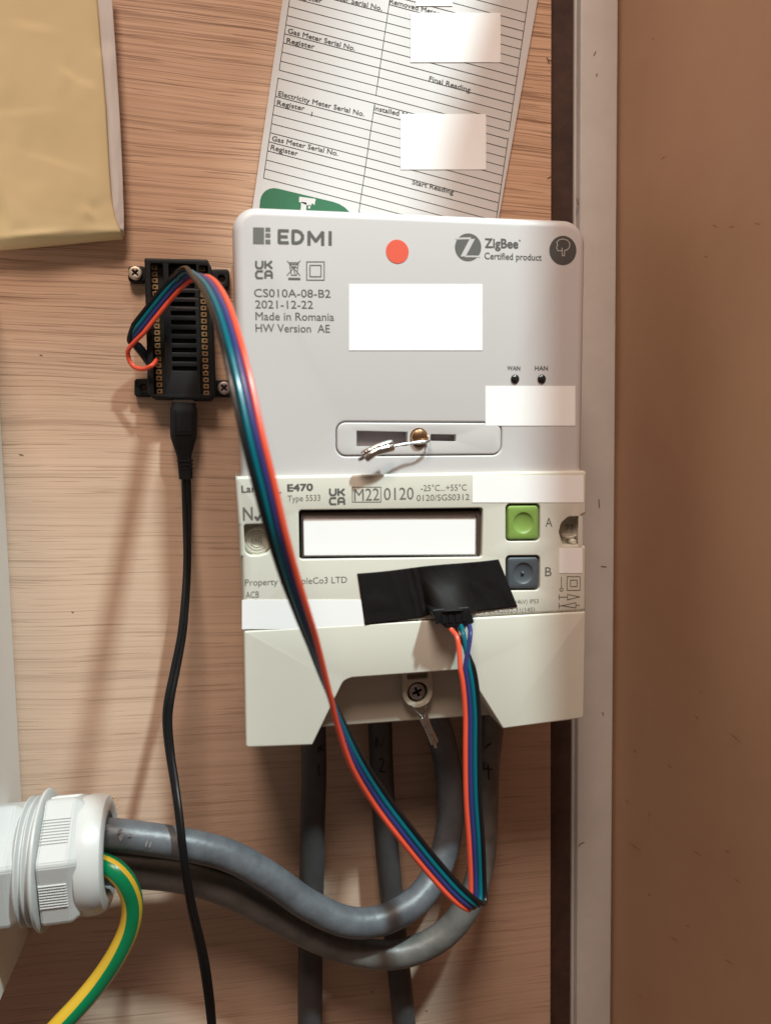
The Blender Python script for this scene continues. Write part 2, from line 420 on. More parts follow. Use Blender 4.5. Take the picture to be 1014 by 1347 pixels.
for (x, y, l, s) in [(862, 52, 5, -.9), (876, 208, 10, -.7), (944, 298, 9, .5), (966, 299, 9, -.2), (932, 338, 6, .3), (838, 988, 8, .6), (884, 1008, 7, .8), (920, 944, 8, .9), (828, 1054, 8, .8), (857, 1071, 6, .7), (837, 1113, 20, .75), (920, 1122, 14, .6), (960, 1120, 8, .5), (973, 1158, 9, .7), (857, 1177, 6, .6), (908, 1218, 6, .3), (962, 1265, 14, .65), (890, 1235, 12, .6), (970, 970, 20, .8), (1000, 295, 9, .2), (925, 910, 5, .8), (845, 1310, 5, .9)]:
    a, b = on_panel(x - l / 2, y - l * s / 2), on_panel(x + l / 2, y + l * s / 2); w = Vector((0, .00022, 0)); e = Vector((-.0013, 0, 0))
    m_ = (a + b) / 2; bm.faces.new([bm.verts.new(q + e) for q in (a, m_ - w, b, m_ + w * 1.6)])
link('scuff_marks', bm, mat('panel_scuff', (.32, .17, .10), .8), t, smooth=False)['kind'] = 'stuff'

# ------------------------------------------------------------------ paper form behind the hub
ZP = .0010
t = thing('paper_form', W(500, 150, ZP), 'printed white meter record card with blank ruled rows, tucked behind the white hub', 'form')
c = [W(x, y, ZP) for x, y in ((377, -36), (322, 345), (645, 345), (713, -36))]
link('card', quad(c, .0004), 'form', t, smooth=False)
zp = ZP + .0004
def Z1(x, y): return (300 + x / 2.3045, y / 2.3045)
def Pf(u, v): return Z1(152 - 44 * v + u * 696, 237 + 303 * v + u * 182)
segs = []
for blk in (-2.0, -1.0, 0.0):
    b0, b1 = blk + (0 if blk == 0 else .0), blk + (1.0 if blk == 0 else .92)
    R0 = 0 if blk == 0 else -1
    for k in range(0, 12):
        v = blk + k / 11 + (0 if blk == 0 else -.08)
        if v > .995 + .01 or v < -1.35: continue
        if k != 1: segs.append((Pf(0, v), Pf(.42, v)))
        segs.append((Pf(.42, v), Pf(1.0, v + .01)))
    va, vb = blk + (0 if blk == 0 else -.08), blk + (1 if blk == 0 else .92)
    for u in (0, .42, 1.0): segs.append((Pf(u, max(va, -1.4)), Pf(u, vb)))
for k in range(12, 14): segs.append((Pf(.42, k / 11), Pf(1.0, k / 11 + .01)))
segs += [(Pf(.42, 1), Pf(.42, 1.2)), (Pf(1, 1), Pf(1, 1.25))]
lines(segs, .95, zp, t, 'paper_ink', 'printed_rules')
for s, A, B, h in (("Electricity Meter Serial No.", (152, 290), (412, 353), 15), ("Register", (148, 318), (232, 336), 15), ("Gas Meter Serial No.", (133, 426), (333, 473), 15),
                   ("Register", (129, 453), (211, 473), 15), ("Installed Meter", (441, 334), (583, 366), 15), ("Final Reading", (608, 245), (733, 280), 15), ("Start Reading", (557, 558), (682, 590), 15),
                   ("Gas Meter Serial No.", (181, 100), (384, 154), 15), ("Register", (177, 129), (262, 149), 15), ("Removed Meter", (489, 10), (640, 48), 15),
                   ("Electricity Meter Serial No.", (206, -33), (466, 33), 15), ("Register", (200, -10), (284, 10), 15), ("I", (251, 352), (254, 353), 14)):
    txt(s, Z1(*A), Z1(*B), h / 2.3045, zp + .00003, t, 'paper_ink', .012)
gl = rounded(P2([Z1(102, 560), Z1(385, 628), Z1(400, 800), Z1(80, 800)], zp), [.006, .012, 0, 0])
bm = bmesh.new(); f = bm.faces.new([bm.verts.new((p.x, p.y, zp + .00006)) for p in gl]); f.normal_update()
if f.normal.z < 0: f.normal_flip()
link('green_logo', bm, 'form_green', t, smooth=False)
flat([[Z1(216, 596), Z1(266, 603), Z1(262, 622), Z1(255, 616), Z1(250, 626), Z1(215, 612)], [Z1(222, 612), Z1(238, 614), Z1(236, 660), Z1(218, 660)], [Z1(244, 622), Z1(250, 622), Z1(249, 632), Z1(243, 632)]], zp + .00007, 'form', t)
for (a, b_, c_, d) in ((540, 17, 658, 82), (527, 150, 639, 223), (547, -20, 595, 8)): sticker(a, b_, c_, d, zp + .00014, t, .00012)

# ------------------------------------------------------------------ manila envelope
t = thing('paper_envelope', W(70, 150, .012), 'creased yellow manila envelope with a white sheet inside, hanging at the top left', 'envelope')
CREASES = [(45, 38, .15, 26, .0005), (88, 98, .5, 10, .0006), (112, 112, .35, 16, .0005), (8, 285, 1.45, 24, -.0009), (40, 308, -.1, 40, .0005), (118, 280, 1.0, 10, .0006), (30, 150, -.1, 40, .0003), (70, 215, .3, 45, .0003), (144, 72, 0, 14, .0008)]
def sheet(L, Rr, nu, nv, zf, name, m, wr=.0006, seed=0.):
    """sheet between a left and a right boundary given as photo points (same count), z from zf(u, v)"""
    Ls, Rs = spline(L, nv // (len(L) - 1)), spline(Rr, nv // (len(Rr) - 1)); bm = bmesh.new(); g = []
    for j in range(len(Ls)):
        row = []
        for i in range(nu + 1):
            u = i / nu; v = j / (len(Ls) - 1); x = Ls[j][0] * (1 - u) + Rs[j][0] * u; y = Ls[j][1] * (1 - u) + Rs[j][1] * u
            z = zf(u, v); z += wr * (mnoise.noise(Vector((u * 3, v * 5, seed))) + .35 * mnoise.noise(Vector((u * 9, v * 14, seed))) + .5 * abs(mnoise.noise(Vector((u * 5 + v * 3, v * 4, seed + 5)))))
            for (cx_, cy_, ang_, ln, dp) in CREASES: 
                du, dv = (x - cx_), (y - cy_); al = du * math.cos(ang_) + dv * math.sin(ang_); pe = -du * math.sin(ang_) + dv * math.cos(ang_)
                z += dp * math.exp(-(pe / 4.0) ** 2) * math.exp(-(al / ln) ** 2) + dp * .8 * math.tanh(pe / 5) * math.exp(-(al / ln) ** 2) * math.exp(-(pe / 30) ** 2)
            row.append(bm.verts.new(W(x, y, z)))
        g.append(row)
    for j in range(len(g) - 1):
        for i in range(nu): bm.faces.new((g[j][i], g[j + 1][i], g[j + 1][i + 1], g[j][i + 1]))
    o = link(name, bm, m, t, ang=60)
    so = o.modifiers.new('s', 'SOLIDIFY'); so.thickness = .0003; so.offset = -1
    return o
def zy(u, v):
    e = max(0, (v - .86) / .14); return .010 - .006 * e * e - .0012 * max(0, (u - .9) / .1) ** 2
sheet([(-60, -30), (-60, 120), (-60, 240), (-60, 336)], [(126, -30), (139, 130), (148, 262), (163, 315)], 60, 90, zy, 'yellow_front', 'yellow_paper', .0005, 1.)
def zw(u, v): return .006 + .002 * math.sin(u * 2.6) - .003 * (max(0, v - .85) / .15) ** 2
sheet([(100, -30), (112, 130), (120, 250), (140, 300)], [(146, -30), (158, 150), (163, 270), (163.5, 311)], 30, 60, zw, 'inner_sheet', 'white_paper', .0006, 5.)
t2 = t

# ------------------------------------------------------------------ white enclosure at the left
xe = W(14, 760, 0).x; yb = W(45, 1228, 0).y
t = thing('consumer_unit', (xe - .03, yb, 0), 'plain cream white electrical enclosure cut off by the left edge above the gland', 'enclosure')
bm = bmesh.new(); box3(bm, (xe - .07, yb, .0002), (xe, .075, .088))
bmesh.ops.recalc_face_normals(bm, faces=bm.faces)
bmesh.ops.bevel(bm, geom=[e for e in bm.edges], offset=.0012, segments=3, affect='EDGES')
link('housing', bm, 'box', t)

# ------------------------------------------------------------------ electricity meter
ZM = .057
t = thing('electricity_meter', W(540, 800, 0), 'ivory electricity meter with green and grey buttons and whited-out display, under the white hub', 'electricity meter')
meter = t
out = P2([(309.5, 627), (772, 619), (770.5, 803), (321, 829.5)], ZM)
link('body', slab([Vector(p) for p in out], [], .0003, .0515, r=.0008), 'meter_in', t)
notch = [(309.5, 627), (772, 619), (771.2, 677), (764, 677.6), (763.4, 718), (771, 717.4), (770.5, 803.8), (321, 829.4), (318.6, 733), (316.2, 732), (315, 691), (314, 690)]
win = rounded(P2([(393, 671), (635, 668), (634, 733), (394, 736)], ZM), .0011)
def pxr(x0, y0, x1, y1, r, sk=0): return rounded(P2([(x0, y0), (x1, y0 + sk), (x1, y1 + sk), (x0, y1)], ZM), r)
b1 = pxr(665, 663, 710, 712, .0016, -.5); b2 = pxr(665, 731, 710, 777, .0016, -.5)
pk1 = rounded(P2([(320.5, 690), (350, 689), (364, 712), (352, 728), (342, 731), (323, 731.5)], ZM), [.001, .002, .002, .002, .002, .003])
pk2 = rounded(P2([(764.6, 680), (764, 717), (740, 718), (735, 700), (738, 688), (748, 679.5)], ZM), [.0004, .0004, .002, .003, .003, .003])
bm = slab(rounded(P2(notch, ZM), [.0012] * 12, 4), [win, b1, b2, pk1, pk2], .0515, ZM, r=.0011, rh=.00045)
link('front_plate', bm, 'meter', t)
# pockets with their dials
cA = W(338, 711, .0525).xy; cB = W(749, 693, .0525).xy
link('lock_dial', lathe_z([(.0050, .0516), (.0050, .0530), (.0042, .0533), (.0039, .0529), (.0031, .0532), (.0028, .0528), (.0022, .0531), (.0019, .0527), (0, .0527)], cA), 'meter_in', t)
txt("L+G", (331.5, 715), (345, 714.5), 8, .0533, t, 'ink_thin', .01)
link('date_dial', lathe_z([(.0046, .0516), (.0046, .0530), (.0040, .0532), (.0036, .0527), (0, .0527)], cB), 'meter_in', t)
txt("22", (742.5, 697.5), (754, 697.2), 7, .0534, t, 'ink_thin', .015)
link('date_pin', lathe_z([(.0011, .0516), (.0011, .0545), (.0007, .0549), (0, .0549)], W(752, 712, .053).xy, 16), 'meter', t)
# display
link('display_recess', quad([W(x, y, .0519) for x, y in ((388, 666), (640, 664), (640, 738), (388, 740))], .0002), 'dark', t, smooth=False)
fr_o = rounded(P2([(396, 674), (631, 672), (630.5, 730), (397, 732.5)], ZM - .002), .0004); fr_i = rounded(P2([(399, 678.5), (626.5, 678), (626, 729), (400, 730.5)], ZM - .002), .0002)
link('display_bezel', slab(fr_o, [fr_i], .0522, ZM - .0015, r=.0002), mat('bezel', (.07, .05, .04), .4), t)
link('display', quad([W(x, y, .0540) for x, y in ((398, 677), (627, 676.5), (627, 730.5), (398, 731.5))], .0006), 'screen', t, smooth=False)  # white panel put in where the reading is redacted
# buttons
def button(x0, y0, x1, y1, m, dish, nm, lab):
    c = W((x0 + x1) / 2, (y0 + y1) / 2, ZM).xy; r = dish * (W(x0 + 1, y0, ZM) - W(x0, y0, ZM)).length
    ou = pxr(x0, y0, x1, y1, .0013, -.5); ci = circle(c, r, 40); bm = slab(ou, [ci], .0517, ZM + .0002, r=.0009, rh=.00002, seg=3)
    prof = [(r * k / 8, ZM + .0002 - .0009 * (1 - (k / 8) ** 2) ** .7) for k in range(8, 0, -1)] + [(0, ZM + .0002 - .0009)]
    lathe_z(prof, c, 40, bm)
    o = link(nm, bm, m, t, ang=25); o['label'] = lab; return c
button(667.5, 665.5, 708, 710, 'green_btn', 13.5, 'button', 'lime green square push button with round dish')
cb = button(667.5, 733.5, 708, 774.5, 'grey_btn', 13.5, 'button', 'slate grey square push button with raised centre dot')
link('button_dot', lathe_z([(.0007, ZM - .0008), (.0006, ZM - .0001), (.0003, ZM + .0002), (0, ZM + .0002)], cb, 14), 'grey_btn', t)
# printing on the meter
zt = ZM + .00002
txt("Landis", (318, 648), (354, 646.5), 9, zt, t, 'ink', .02)
lines([((360.5, 648.5), (370, 648)), ((365.2, 643.5), (365.6, 653))], 1.5, zt, t, 'ink_thin')
txt("E470", (378, 646.3), (412, 645.2), 9, zt, t, 'ink', .035)
txt("Type 5533", (378.5, 659.8), (421.5, 658.5), 8, zt, t, 'ink_thin')
def ukca(x, y, s, z, par):
    """UKCA mark, drawn as thick square strokes in a two by two block"""
    sg = []
    def p(*q): sg.extend(poly([(x + a * s, y + b_ * s) for a, b_ in q]))
    p((0, 0), (0, .7), (.2, 1), (.75, 1), (.95, .7), (.95, 0)); p((1.35, 0), (1.35, 1)); p((2.25, 0), (1.75, .5), (1.35, .5)); p((1.75, .5), (2.3, 1))
    p((.95, 1.45), (.2, 1.45), (0, 1.75), (0, 2.15), (.2, 2.45), (.95, 2.45)); p((1.35, 2.45), (1.35, 1.75), (1.55, 1.45), (2.1, 1.45), (2.3, 1.75), (2.3, 2.45)); p((1.35, 2.05), (2.3, 2.05))
    return lines(sg, s * .31, z, par, 'ink', 'printed_symbol')
ukca(434, 643.2, 8.2, zt, t)
lines(rect(463.5, 640.8, 501, 660.4), 1, zt, t, 'ink_thin')
txt("M22", (466, 659), (499, 658), 16, zt, t, 'ink_thin'); txt("0120", (505, 657.8), (544, 656.8), 16, zt, t, 'ink_thin')
txt("-25\u00b0C...+55\u00b0C", (553.5, 646), (613.5, 645), 8, zt, t, 'ink_thin'); txt("0120/SGS0312", (548, 659), (617, 657.5), 8, zt, t, 'ink_thin')
txt("N", (320, 684.5), (333, 684), 17, zt, t, 'ink_thin', .015); lines(poly([(336, 680), (339, 684), (346, 672)]), 3.4, zt, t, 'ink')
txt("Property of MapleCo3 LTD", (322.5, 770.5), (456.5, 766.5), 8.5, zt, t, 'ink_thin'); txt("ACB", (323.5, 787), (341, 786), 8.5, zt, t, 'ink_thin')
txt("A", (717, 693), (726, 692.8), 12, zt, t, 'ink_thin'); txt("B", (716.5, 758), (725, 757.8), 12, zt, t, 'ink_thin')
txt("50Hz 230V 0.25-5(100)A (4kV) IP53", (600, 796.5), (708, 793.5), 5.5, zt, t, 'ink_thin'); txt("EN50470-3 IEC62052-31(145)", (600, 808.5), (703, 804.3), 5.5, zt, t, 'ink_thin')
s_ = [((738, 759), (738, 773))] + rect(745.5, 758.5, 762.5, 776.5) + rect(750, 763, 758.5, 771.5)
s_ += [((735, 782), (735, 789)), ((735, 785.5), (746, 785.2))] + poly([(746, 782), (746, 789), (762, 785), (746, 782)])
s_ += [((735, 793.5), (735, 800.5)), ((735, 797), (738, 797)), ((757, 796.2), (762, 796))] + poly([(757, 792.7), (757, 799.5), (738, 796.8), (757, 792.7)])
s_ += poly([(738 + 2.1 * math.cos(k * .785), 775.5 + 2.1 * math.sin(k * .785)) for k in range(9)])
lines(s_, .95, zt, t, 'ink_thin')
for q in ((621, 625.5, 767, 661), (735, 721, 765.5, 754), (318.5, 789, 480, 827.5)): sticker(*q, ZM, t)
# terminal cover
ZC = .0573
cov = [(321.3, 830.1), (770.3, 804.5), (768, 945), (661.5, 959), (614, 884), (607, 881.5), (463, 892), (452, 896), (411, 980.5), (323.5, 984)]
bm = slab(rounded(P2(cov, ZC), [.0008, .0008, .0012, .0008, .003, .003, .0035, .0035, .0008, .0012], 4), [], .0004, ZC, r=.0007)
link('terminal_cover', bm, 'meter', t)
ZR = .046
shr = rounded(P2([(400, 850), (660, 842), (672, 935), (644, 941), (426, 957), (400, 957)], ZR), [0, 0, .001, .001, .001, .001])
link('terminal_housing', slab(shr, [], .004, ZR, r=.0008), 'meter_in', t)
c_ = W(549.5, 911, .0500).xy
lug = [Vector((c_[0] + .0058 * math.cos(a), c_[1] - .0002 + .0058 * math.sin(a))) for a in [math.pi + math.pi * k / 16 for k in range(17)]] + [Vector((c_[0] + .0058, c_[1] + .011)), Vector((c_[0] - .0058, c_[1] + .011))]
slot = rounded([Vector(c_) + Vector(q) for q in ((-.0040, .0052), (.0040, .0052), (.0040, .0074), (-.0040, .0074))], .0006)
bm = slab(lug, [circle(c_, .0040, 28), slot], ZR - .0002, ZR + .004, r=.0004)
link('sealing_lug', bm, 'meter_in', t)
link('lug_floor', slab(circle(c_, .0042, 20), [], ZR, ZR + .0010, r=.0001), 'dark', t)
bm, cr = cross_screw(c_, .0034, ZR + .0012, None, 'steel', 'x', 4, .4, .0018)
sc = link('terminal_screw', bm, 'steel', t)

# ------------------------------------------------------------------ communications hub
ZH = .055
t = thing('communications_hub', W(540, 450, 0), 'white communications hub with orange dot sticker and rounded top corners, above the ivory meter', 'communications hub')
hub = t
o2 = P2([(304.5, 269), (772.5, 289), (766.5, 640), (317.8, 648)], ZH)
rr = rounded(o2, [.0085, .0085, .0003, .0003], 12)
link('body', slab(rr, [], .0003, ZH - .0079, r=.0002), 'hub', t)
pan = rounded(P2([(442, 554.5), (660, 555.5), (659.5, 598.5), (442, 600.5)], ZH), .0035, 8)
link('front_shell', slab(rr, [pan], ZH - .008, ZH, r=.0034, rh=.0007, seg=8), 'hub', t)
pan2 = offset([Vector(p) for p in (pan if area(pan) > 0 else reversed(pan))], .00030)
ch = W(551, 575.5, ZH).xy
slotA = rounded(P2([(469, 566.5), (536, 568), (536, 587), (469, 587)], ZH), .0001, 2); slotB = rounded(P2([(566, 571), (599.5, 571.5), (599.5, 580.5), (566, 580)], ZH), .0001, 2)
link('seal_panel', slab(pan2, [slotA, slotB, circle(ch, .0034, 28)], ZH - .0055, ZH + .0001, r=.0006, rh=.0001), 'hub', t)
link('panel_floor', quad([W(x, y, ZH - .0036) for x, y in ((452, 560), (650, 561), (650, 596), (452, 597))], .0003), 'hub_in', t, smooth=False)
link('seal_screw', lathe_z([(.0031, ZH - .003), (.0031, ZH + .0006), (.0027, ZH + .0014), (.0016, ZH + .0019), (0, ZH + .0021)], ch, 28), 'brass', t)
z = ZH + .00002
link('dot_sticker', lathe_z([(.0041, ZH), (.0041, ZH + .00014), (0, ZH + .00016)], W(522.5, 331, ZH).xy, 40), 'dot', t)
# print
flat([[(333, 299), (347.6, 299.4), (347.6, 321.4), (333, 321)], [(349.2, 299.2), (355.8, 299.6), (355.8, 305), (349.2, 304.8)], [(349.2, 306.8), (355.8, 307), (355.8, 312.8), (349.2, 312.6)], [(349.2, 315), (355.8, 315.2), (355.8, 321.4), (349.2, 321.2)]], z, mat('logo_grey', (.16, .157, .147), .6), t)
def P_(x, y): return (365 + x, 301.3 + y + x * .022)
sg = poly([P_(14, 2.2), P_(2.4, 2.2), P_(2.4, 17.8), P_(14, 17.8)]) + [(P_(2.4, 10), P_(12.5, 10))]
sg += poly([P_(20.5, 2.2), P_(26, 2.2), P_(30.5, 4), P_(33, 8), P_(33, 12), P_(30.5, 16), P_(26, 17.8), P_(20.5, 17.8), P_(20.5, 2.2)])
sg += poly([P_(41.5, 19.6), P_(41.5, 3), P_(50.5, 15), P_(59.5, 3), P_(59.5, 19.6)]) + [(P_(69.3, 2.3), P_(69.3, 19.2))]
lines(sg, 4.3, z, t, 'ink')
ukca(337, 343.8, 9.0, z, t)
sg = [((378, 343.5), (395, 362.5)), ((395, 343), (377.5, 362.5))] + poly([(381, 347.5), (392.5, 347.5), (390.5, 362), (383.5, 362), (381, 347.5)]) + [((380, 345.5), (393.5, 345.5)), ((383, 352), (391, 352)), ((386, 348), (388, 361))]
lines(sg, 1.1, z, t, 'ink'); lines([((380, 366.8), (394.5, 367))], 3, z, t, 'ink')
lines(rect(403.5, 344.5, 426.5, 368.5) + rect(407.8, 349, 422.3, 364), 1.3, z, t, 'ink')
for s, A, B in (("CS010A-08-B2", (334.5, 390.5), (435, 391.5)), ("2021-12-22", (336, 405.5), (412, 406)), ("Made in Romania", (336.5, 421), (439.5, 422)), ("HW Version  AE", (336.5, 436.5), (434, 437.5))): txt(s, A, B, 10.5, z, t, 'ink', .004)
cz = (615.5, 325.3)
flat([[(cz[0] + 17.3 * math.cos(a), cz[1] + 18.3 * math.sin(a)) for a in [2 * math.pi * k / 44 for k in range(44)]]], z, mat('logo_grey2', (.13, .128, .12), .6), t)
flat([[(599.5, 312.8), (619, 312.2), (619, 314.6), (599, 315)], [(617.5, 314.5), (624.5, 314.2), (612.5, 337), (605.5, 337.5)], [(612, 336.2), (632, 336.4), (631, 338.6), (611, 338.2)]], z + .00003, 'hub', t)
txt("ZigBee", (637.5, 325.7), (681.5, 326.7), 12, z, t, 'ink', .028); flat([[(682.2, 315.5), (684.2, 315.5), (684.2, 317.5), (682.2, 317.5)]], z, 'ink', t)
txt("Certified product", (637, 340.8), (712, 342.8), 8.6, z, t, 'ink', .012)
ct = (740, 329.5)
flat([[(ct[0] + 17.8 * math.cos(a), ct[1] + 19.3 * math.sin(a)) for a in [2 * math.pi * k / 44 for k in range(44)]]], z, mat('badge_grey', (.085, .080, .075), .6), t)
tr = [(738.6, 330), (733.5, 330), (731.5, 326), (733, 322.5), (731.8, 318.5), (735, 315.5), (740, 314.3), (746, 316), (749, 320), (748.6, 325), (745.5, 328.8), (742.2, 329.2), (742, 336.5), (739.2, 336.5), (738.8, 326)]
lines(poly(tr), .85, z + .00003, t, 'hub')
for s, x in (("WAN", 675.5), ("HAN", 711.8)): txt(s, (x - 8.7, 487), (x + 8.4, 487.3), 5.6, z, t, 'ink', .02)
for x in (677, 712):
    link('indicator_light', lathe_z([(.0016, ZH - .0001), (.0016, ZH + .0003), (.0012, ZH + .0007), (0, ZH + .0010)], W(x, 498.5, ZH).xy, 20), mat('indicator', (.02, .02, .02), .18), t)
for q in ((459, 374, 634, 461), (638, 508, 756, 560)): sticker(*q, ZH, t)

# ------------------------------------------------------------------ wire seals
t = thing('wire_seal', W(500, 590, .06), 'crimped aluminium seal on a short wire at the brass screw of the white hub', 'wire seal')
link('wire', tube(pathpx([(560, 583, .0556), (566, 579.5, .0580), (560, 580, .0592), (545, 582, .0597), (530, 584, .0605), (517, 587, .061)], 6), .00028, 8), 'wire_steel', t)
link('wire', tube(pathpx([(560, 571, .0550), (565.5, 577, .0572), (556, 583, .0588), (540, 584.5, .0592), (528, 586, .0600), (516, 588.5, .061)], 6), .00022, 8), 'wire_steel', t)
def crimp(pp, name, par, w=.0021, hh=.0014):
    pts = pathpx(pp, 10); n = len(pts)
    sc = []
    for i in range(n):
        u = i / (n - 1); e = min(1, u * 14, (1 - u) * 14) ** .5
        sc.append((max(.15, e * (1 + .05 * math.sin(u * 9))), max(.15, e * (1 + .10 * mnoise.noise(Vector((u * 7, 1, 2)))))))
    prof = []
    for k in range(24):
        a = 2 * math.pi * k / 24; g = 1 - .35 * math.exp(-((math.cos(a) - .25) / .2) ** 2) * (1 if math.sin(a) > 0 else 0)
        prof.append((w * math.cos(a), hh * math.sin(a) * g))
    link(name, sweep(pts, prof, scales=sc), 'alu', par)
crimp([(518, 586, .0612), (508, 588, .0622), (495, 592, .0624), (484, 598, .0622), (478, 602, .0618)], 'crimp', t)
link('wire_end', tube(pathpx([(480, 600, .0618), (475, 603.5, .0616), (472.5, 604.5, .061)], 4), .0007, 10), 'wire_steel', t)
t = thing('wire_seal', W(560, 945, .045), 'crimped metal seal hanging below the terminal screw lug under the meter', 'wire seal')
link('wire', tube(pathpx([(536, 921, .0465), (543, 931, .0520), (552, 940, .0555), (557, 944, .0560)], 6), .00025, 8), 'wire_steel', t)
link('wire', tube(pathpx([(561, 925, .0465), (560, 931, .0520), (559, 938, .0557), (558, 944, .0560)], 6), .00025, 8), 'wire_steel', t)
crimp([(556, 942, .0560), (561, 953, .0562), (567, 967, .0560), (572, 978, .0555)], 'crimp', t, .0016, .0012)
link('wire_end', tube(pathpx([(570, 974, .0555), (573, 983, .055)], 4), .0007, 8), 'wire_steel', t)

# ------------------------------------------------------------------ connector of the ribbon cable and the tape over it
PIT = .00166; WR = .00088
def vw(x, y, z=0): return Vector((x, y, z)).normalized()
# photo x, y, height, and the direction from the black wire to the red wire
RB = [(176, 441, .0155, (.62, -.75, .1)), (198, 413, .0175, (.62, -.75, .1)), (220, 386, .0200, (.62, -.75, 0)), (236, 369, .0230, (.6, -.72, -.1)), (246, 361, .0300, (.5, -.6, -.45)), (255, 360, .0430, (.4, -.2, -.8)), (265, 365, .0600, (.75, .2, -.5)),
      (277, 378, .0800, (.95, .25, -.2)), (291, 406, .0970, (1, .2, 0)), (304, 448, .1090, (1, .14, 0)), (313, 484, .1150, (1, .12, 0)), (321, 520, .1190, (1, .1, 0)), (334, 580, .1230, (1, .15, .1)), (349, 640, .1240, (.95, .2, .25)), (364, 700, .1230, (.85, .2, .5)),
      (380, 755, .1200, (.75, .2, .65)), (397, 805, .1160, (.6, .15, .8)), (412, 848, .1110, (.4, .1, .9)), (430, 905, .1050, (.08, 0, 1)), (447, 952, .1000, (-.35, -.12, .93)), (470, 1004, .0955, (-.7, -.35, .6)), (500, 1052, .0900, (-.8, -.48, .35)),
      (535, 1098, .0880, (-.78, -.55, .2)), (570, 1141, .0860, (-.75, -.62, .1)), (600, 1174, .0850, (-.72, -.68, 0)), (622, 1191, .0835, (-.75, -.62, -.25)), (628, 1188, .0790, (-.9, -.25, -.25)), (628, 1160, .0770, (-1, 0, 0)),
      (626, 1110, .0770, (-1, 0, 0)), (622, 1050, .0765, (-1, .02, 0)), (621, 990, .0755, (-1, .02, 0)), (621, 940, .0745, (-1, 0, 0)), (617, 895, .0735, (-1, 0, .1)), (609, 860, .0720, (-1, 0, .2))]
RB2 = spline([(*W(x, y, z), *v) for x, y, z, v in RB], 8)
wires = (('w_black', 0), ('w_teal', 1), ('w_blue', 2), ('w_red', 3))
t = thing('ribbon_cable', W(400, 820, .1), 'flat ribbon cable of orange, blue, teal and black wires looping from case to taped plug', 'ribbon cable')
ribbon = t
ends = {'w_black': [(606, 838, .0690), (600, 822, .0650), (597, 814, .0645)], 'w_teal': [(610, 838, .0700), (606, 823, .0665), (603, 814, .0645)],
        'w_blue': [(618, 838, .0705), (617, 823, .0665), (611, 813, .0645)], 'w_red': [(602, 842, .0705), (594, 829, .0665), (586, 817, .0645)]}
starts = {'w_red': [(206, 474, .0110), (200, 481, .0150), (188, 485.5, .0130), (176, 482, .0115), (169.5, 471, .0115), (170.5, 458, .0135)],
          'w_black': [(198, 483, .0085), (188, 469, .0100), (177, 455, .0120), (170, 447, .0140)],
          'w_teal': [(201, 482, .0080), (191, 468, .0085), (181, 455, .0100), (172.5, 446.5, .0130)], 'w_blue': [(204, 481, .0080), (194, 467, .0080), (184, 454, .0095), (175, 448, .0130)]}
for m_, i in wires:
    pts = []
    for k, q in enumerate(RB2):
        c = Vector(q[:3]); v = Vector(q[3:]); a = Vector(RB2[min(k + 1, len(RB2) - 1)][:3]) - Vector(RB2[max(k - 1, 0)][:3]); a.normalize()
        v = v - a * v.dot(a); v.normalize(); f = 1.0
        pts.append(tuple(c + v * ((i - 1.5) * PIT)))
    st = [tuple(W(*p)) for p in starts[m_]]; en = [tuple(W(*p)) for p in ends[m_]]
    allp = spline(st + [pts[3]], 6)[:-1] + pts[3:-6] + spline([pts[-6]] + en, 6)[0:]
    link('wire', tube(allp, WR, 10), m_, t)
# plug: black five-way housing peeping out from under the tape
bm = slab(rounded(P2([(563, 800), (614, 796), (621, 817), (607, 823), (584, 824), (573, 815)], .064), .0008), [], ZM + .0002, .0670, r=.0006)
link('plug', bm, 'black_plastic', t)
bm = bmesh.new()
for k in range(5):
    x = 575 + k * 9; p = W(x, 806 - k * .8, .0670); box3(bm, (p.x - .0009, p.y - .004, .0669), (p.x + .0006, p.y - .001, .0673))
link('plug_ribs', bm, 'black_plastic', t, smooth=False)

t = thing('electrical_tape', W(575, 780, ZM), 'matt black strip of electrical tape stuck across the meter under its display, holding the plug', 'tape')
bm = bmesh.new(); NU, NV = 90, 40; g = []
for j in range(NV + 1):
    row = []
    for i in range(NU + 1):
        u, v = i / NU, j / NV
        top = Vector((470, 754.5)).lerp(Vector((655.5, 735.5)), u); top.y += 1.2 * math.sin(u * 9) * .5
        bot = Vector((480, 822)).lerp(Vector((680.5, 798)), u)
        if u > .35 and u < .72: bot.y -= 5 * math.sin((u - .35) / .37 * math.pi)
        p = top.lerp(bot, v)
        hb = max(0., 1 - abs((u - .575) / .155) ** 3.2)
        z = ZM + .00035 + hb * (.0014 + .0094 * v ** 2.2) + .0004 * max(0, mnoise.noise(Vector((u * 14, v * 2.5, 1)))) + .00055 * math.exp(-((u - .395) / .010) ** 2) + .0003 * math.exp(-((u - .345) / .008) ** 2)
        z += .0012 * math.exp(-((u - .43) / .03) ** 2) * max(0, v - .75) * 4
        row.append(bm.verts.new(W(p.x, p.y, z)))
    g.append(row)
for j in range(NV):
    for i in range(NU): bm.faces.new((g[j][i], g[j + 1][i], g[j + 1][i + 1], g[j][i + 1]))
o = link('tape_strip', bm, 'tape', t, ang=60)
so = o.modifiers.new('s', 'SOLIDIFY'); so.thickness = .00018; so.offset = -1

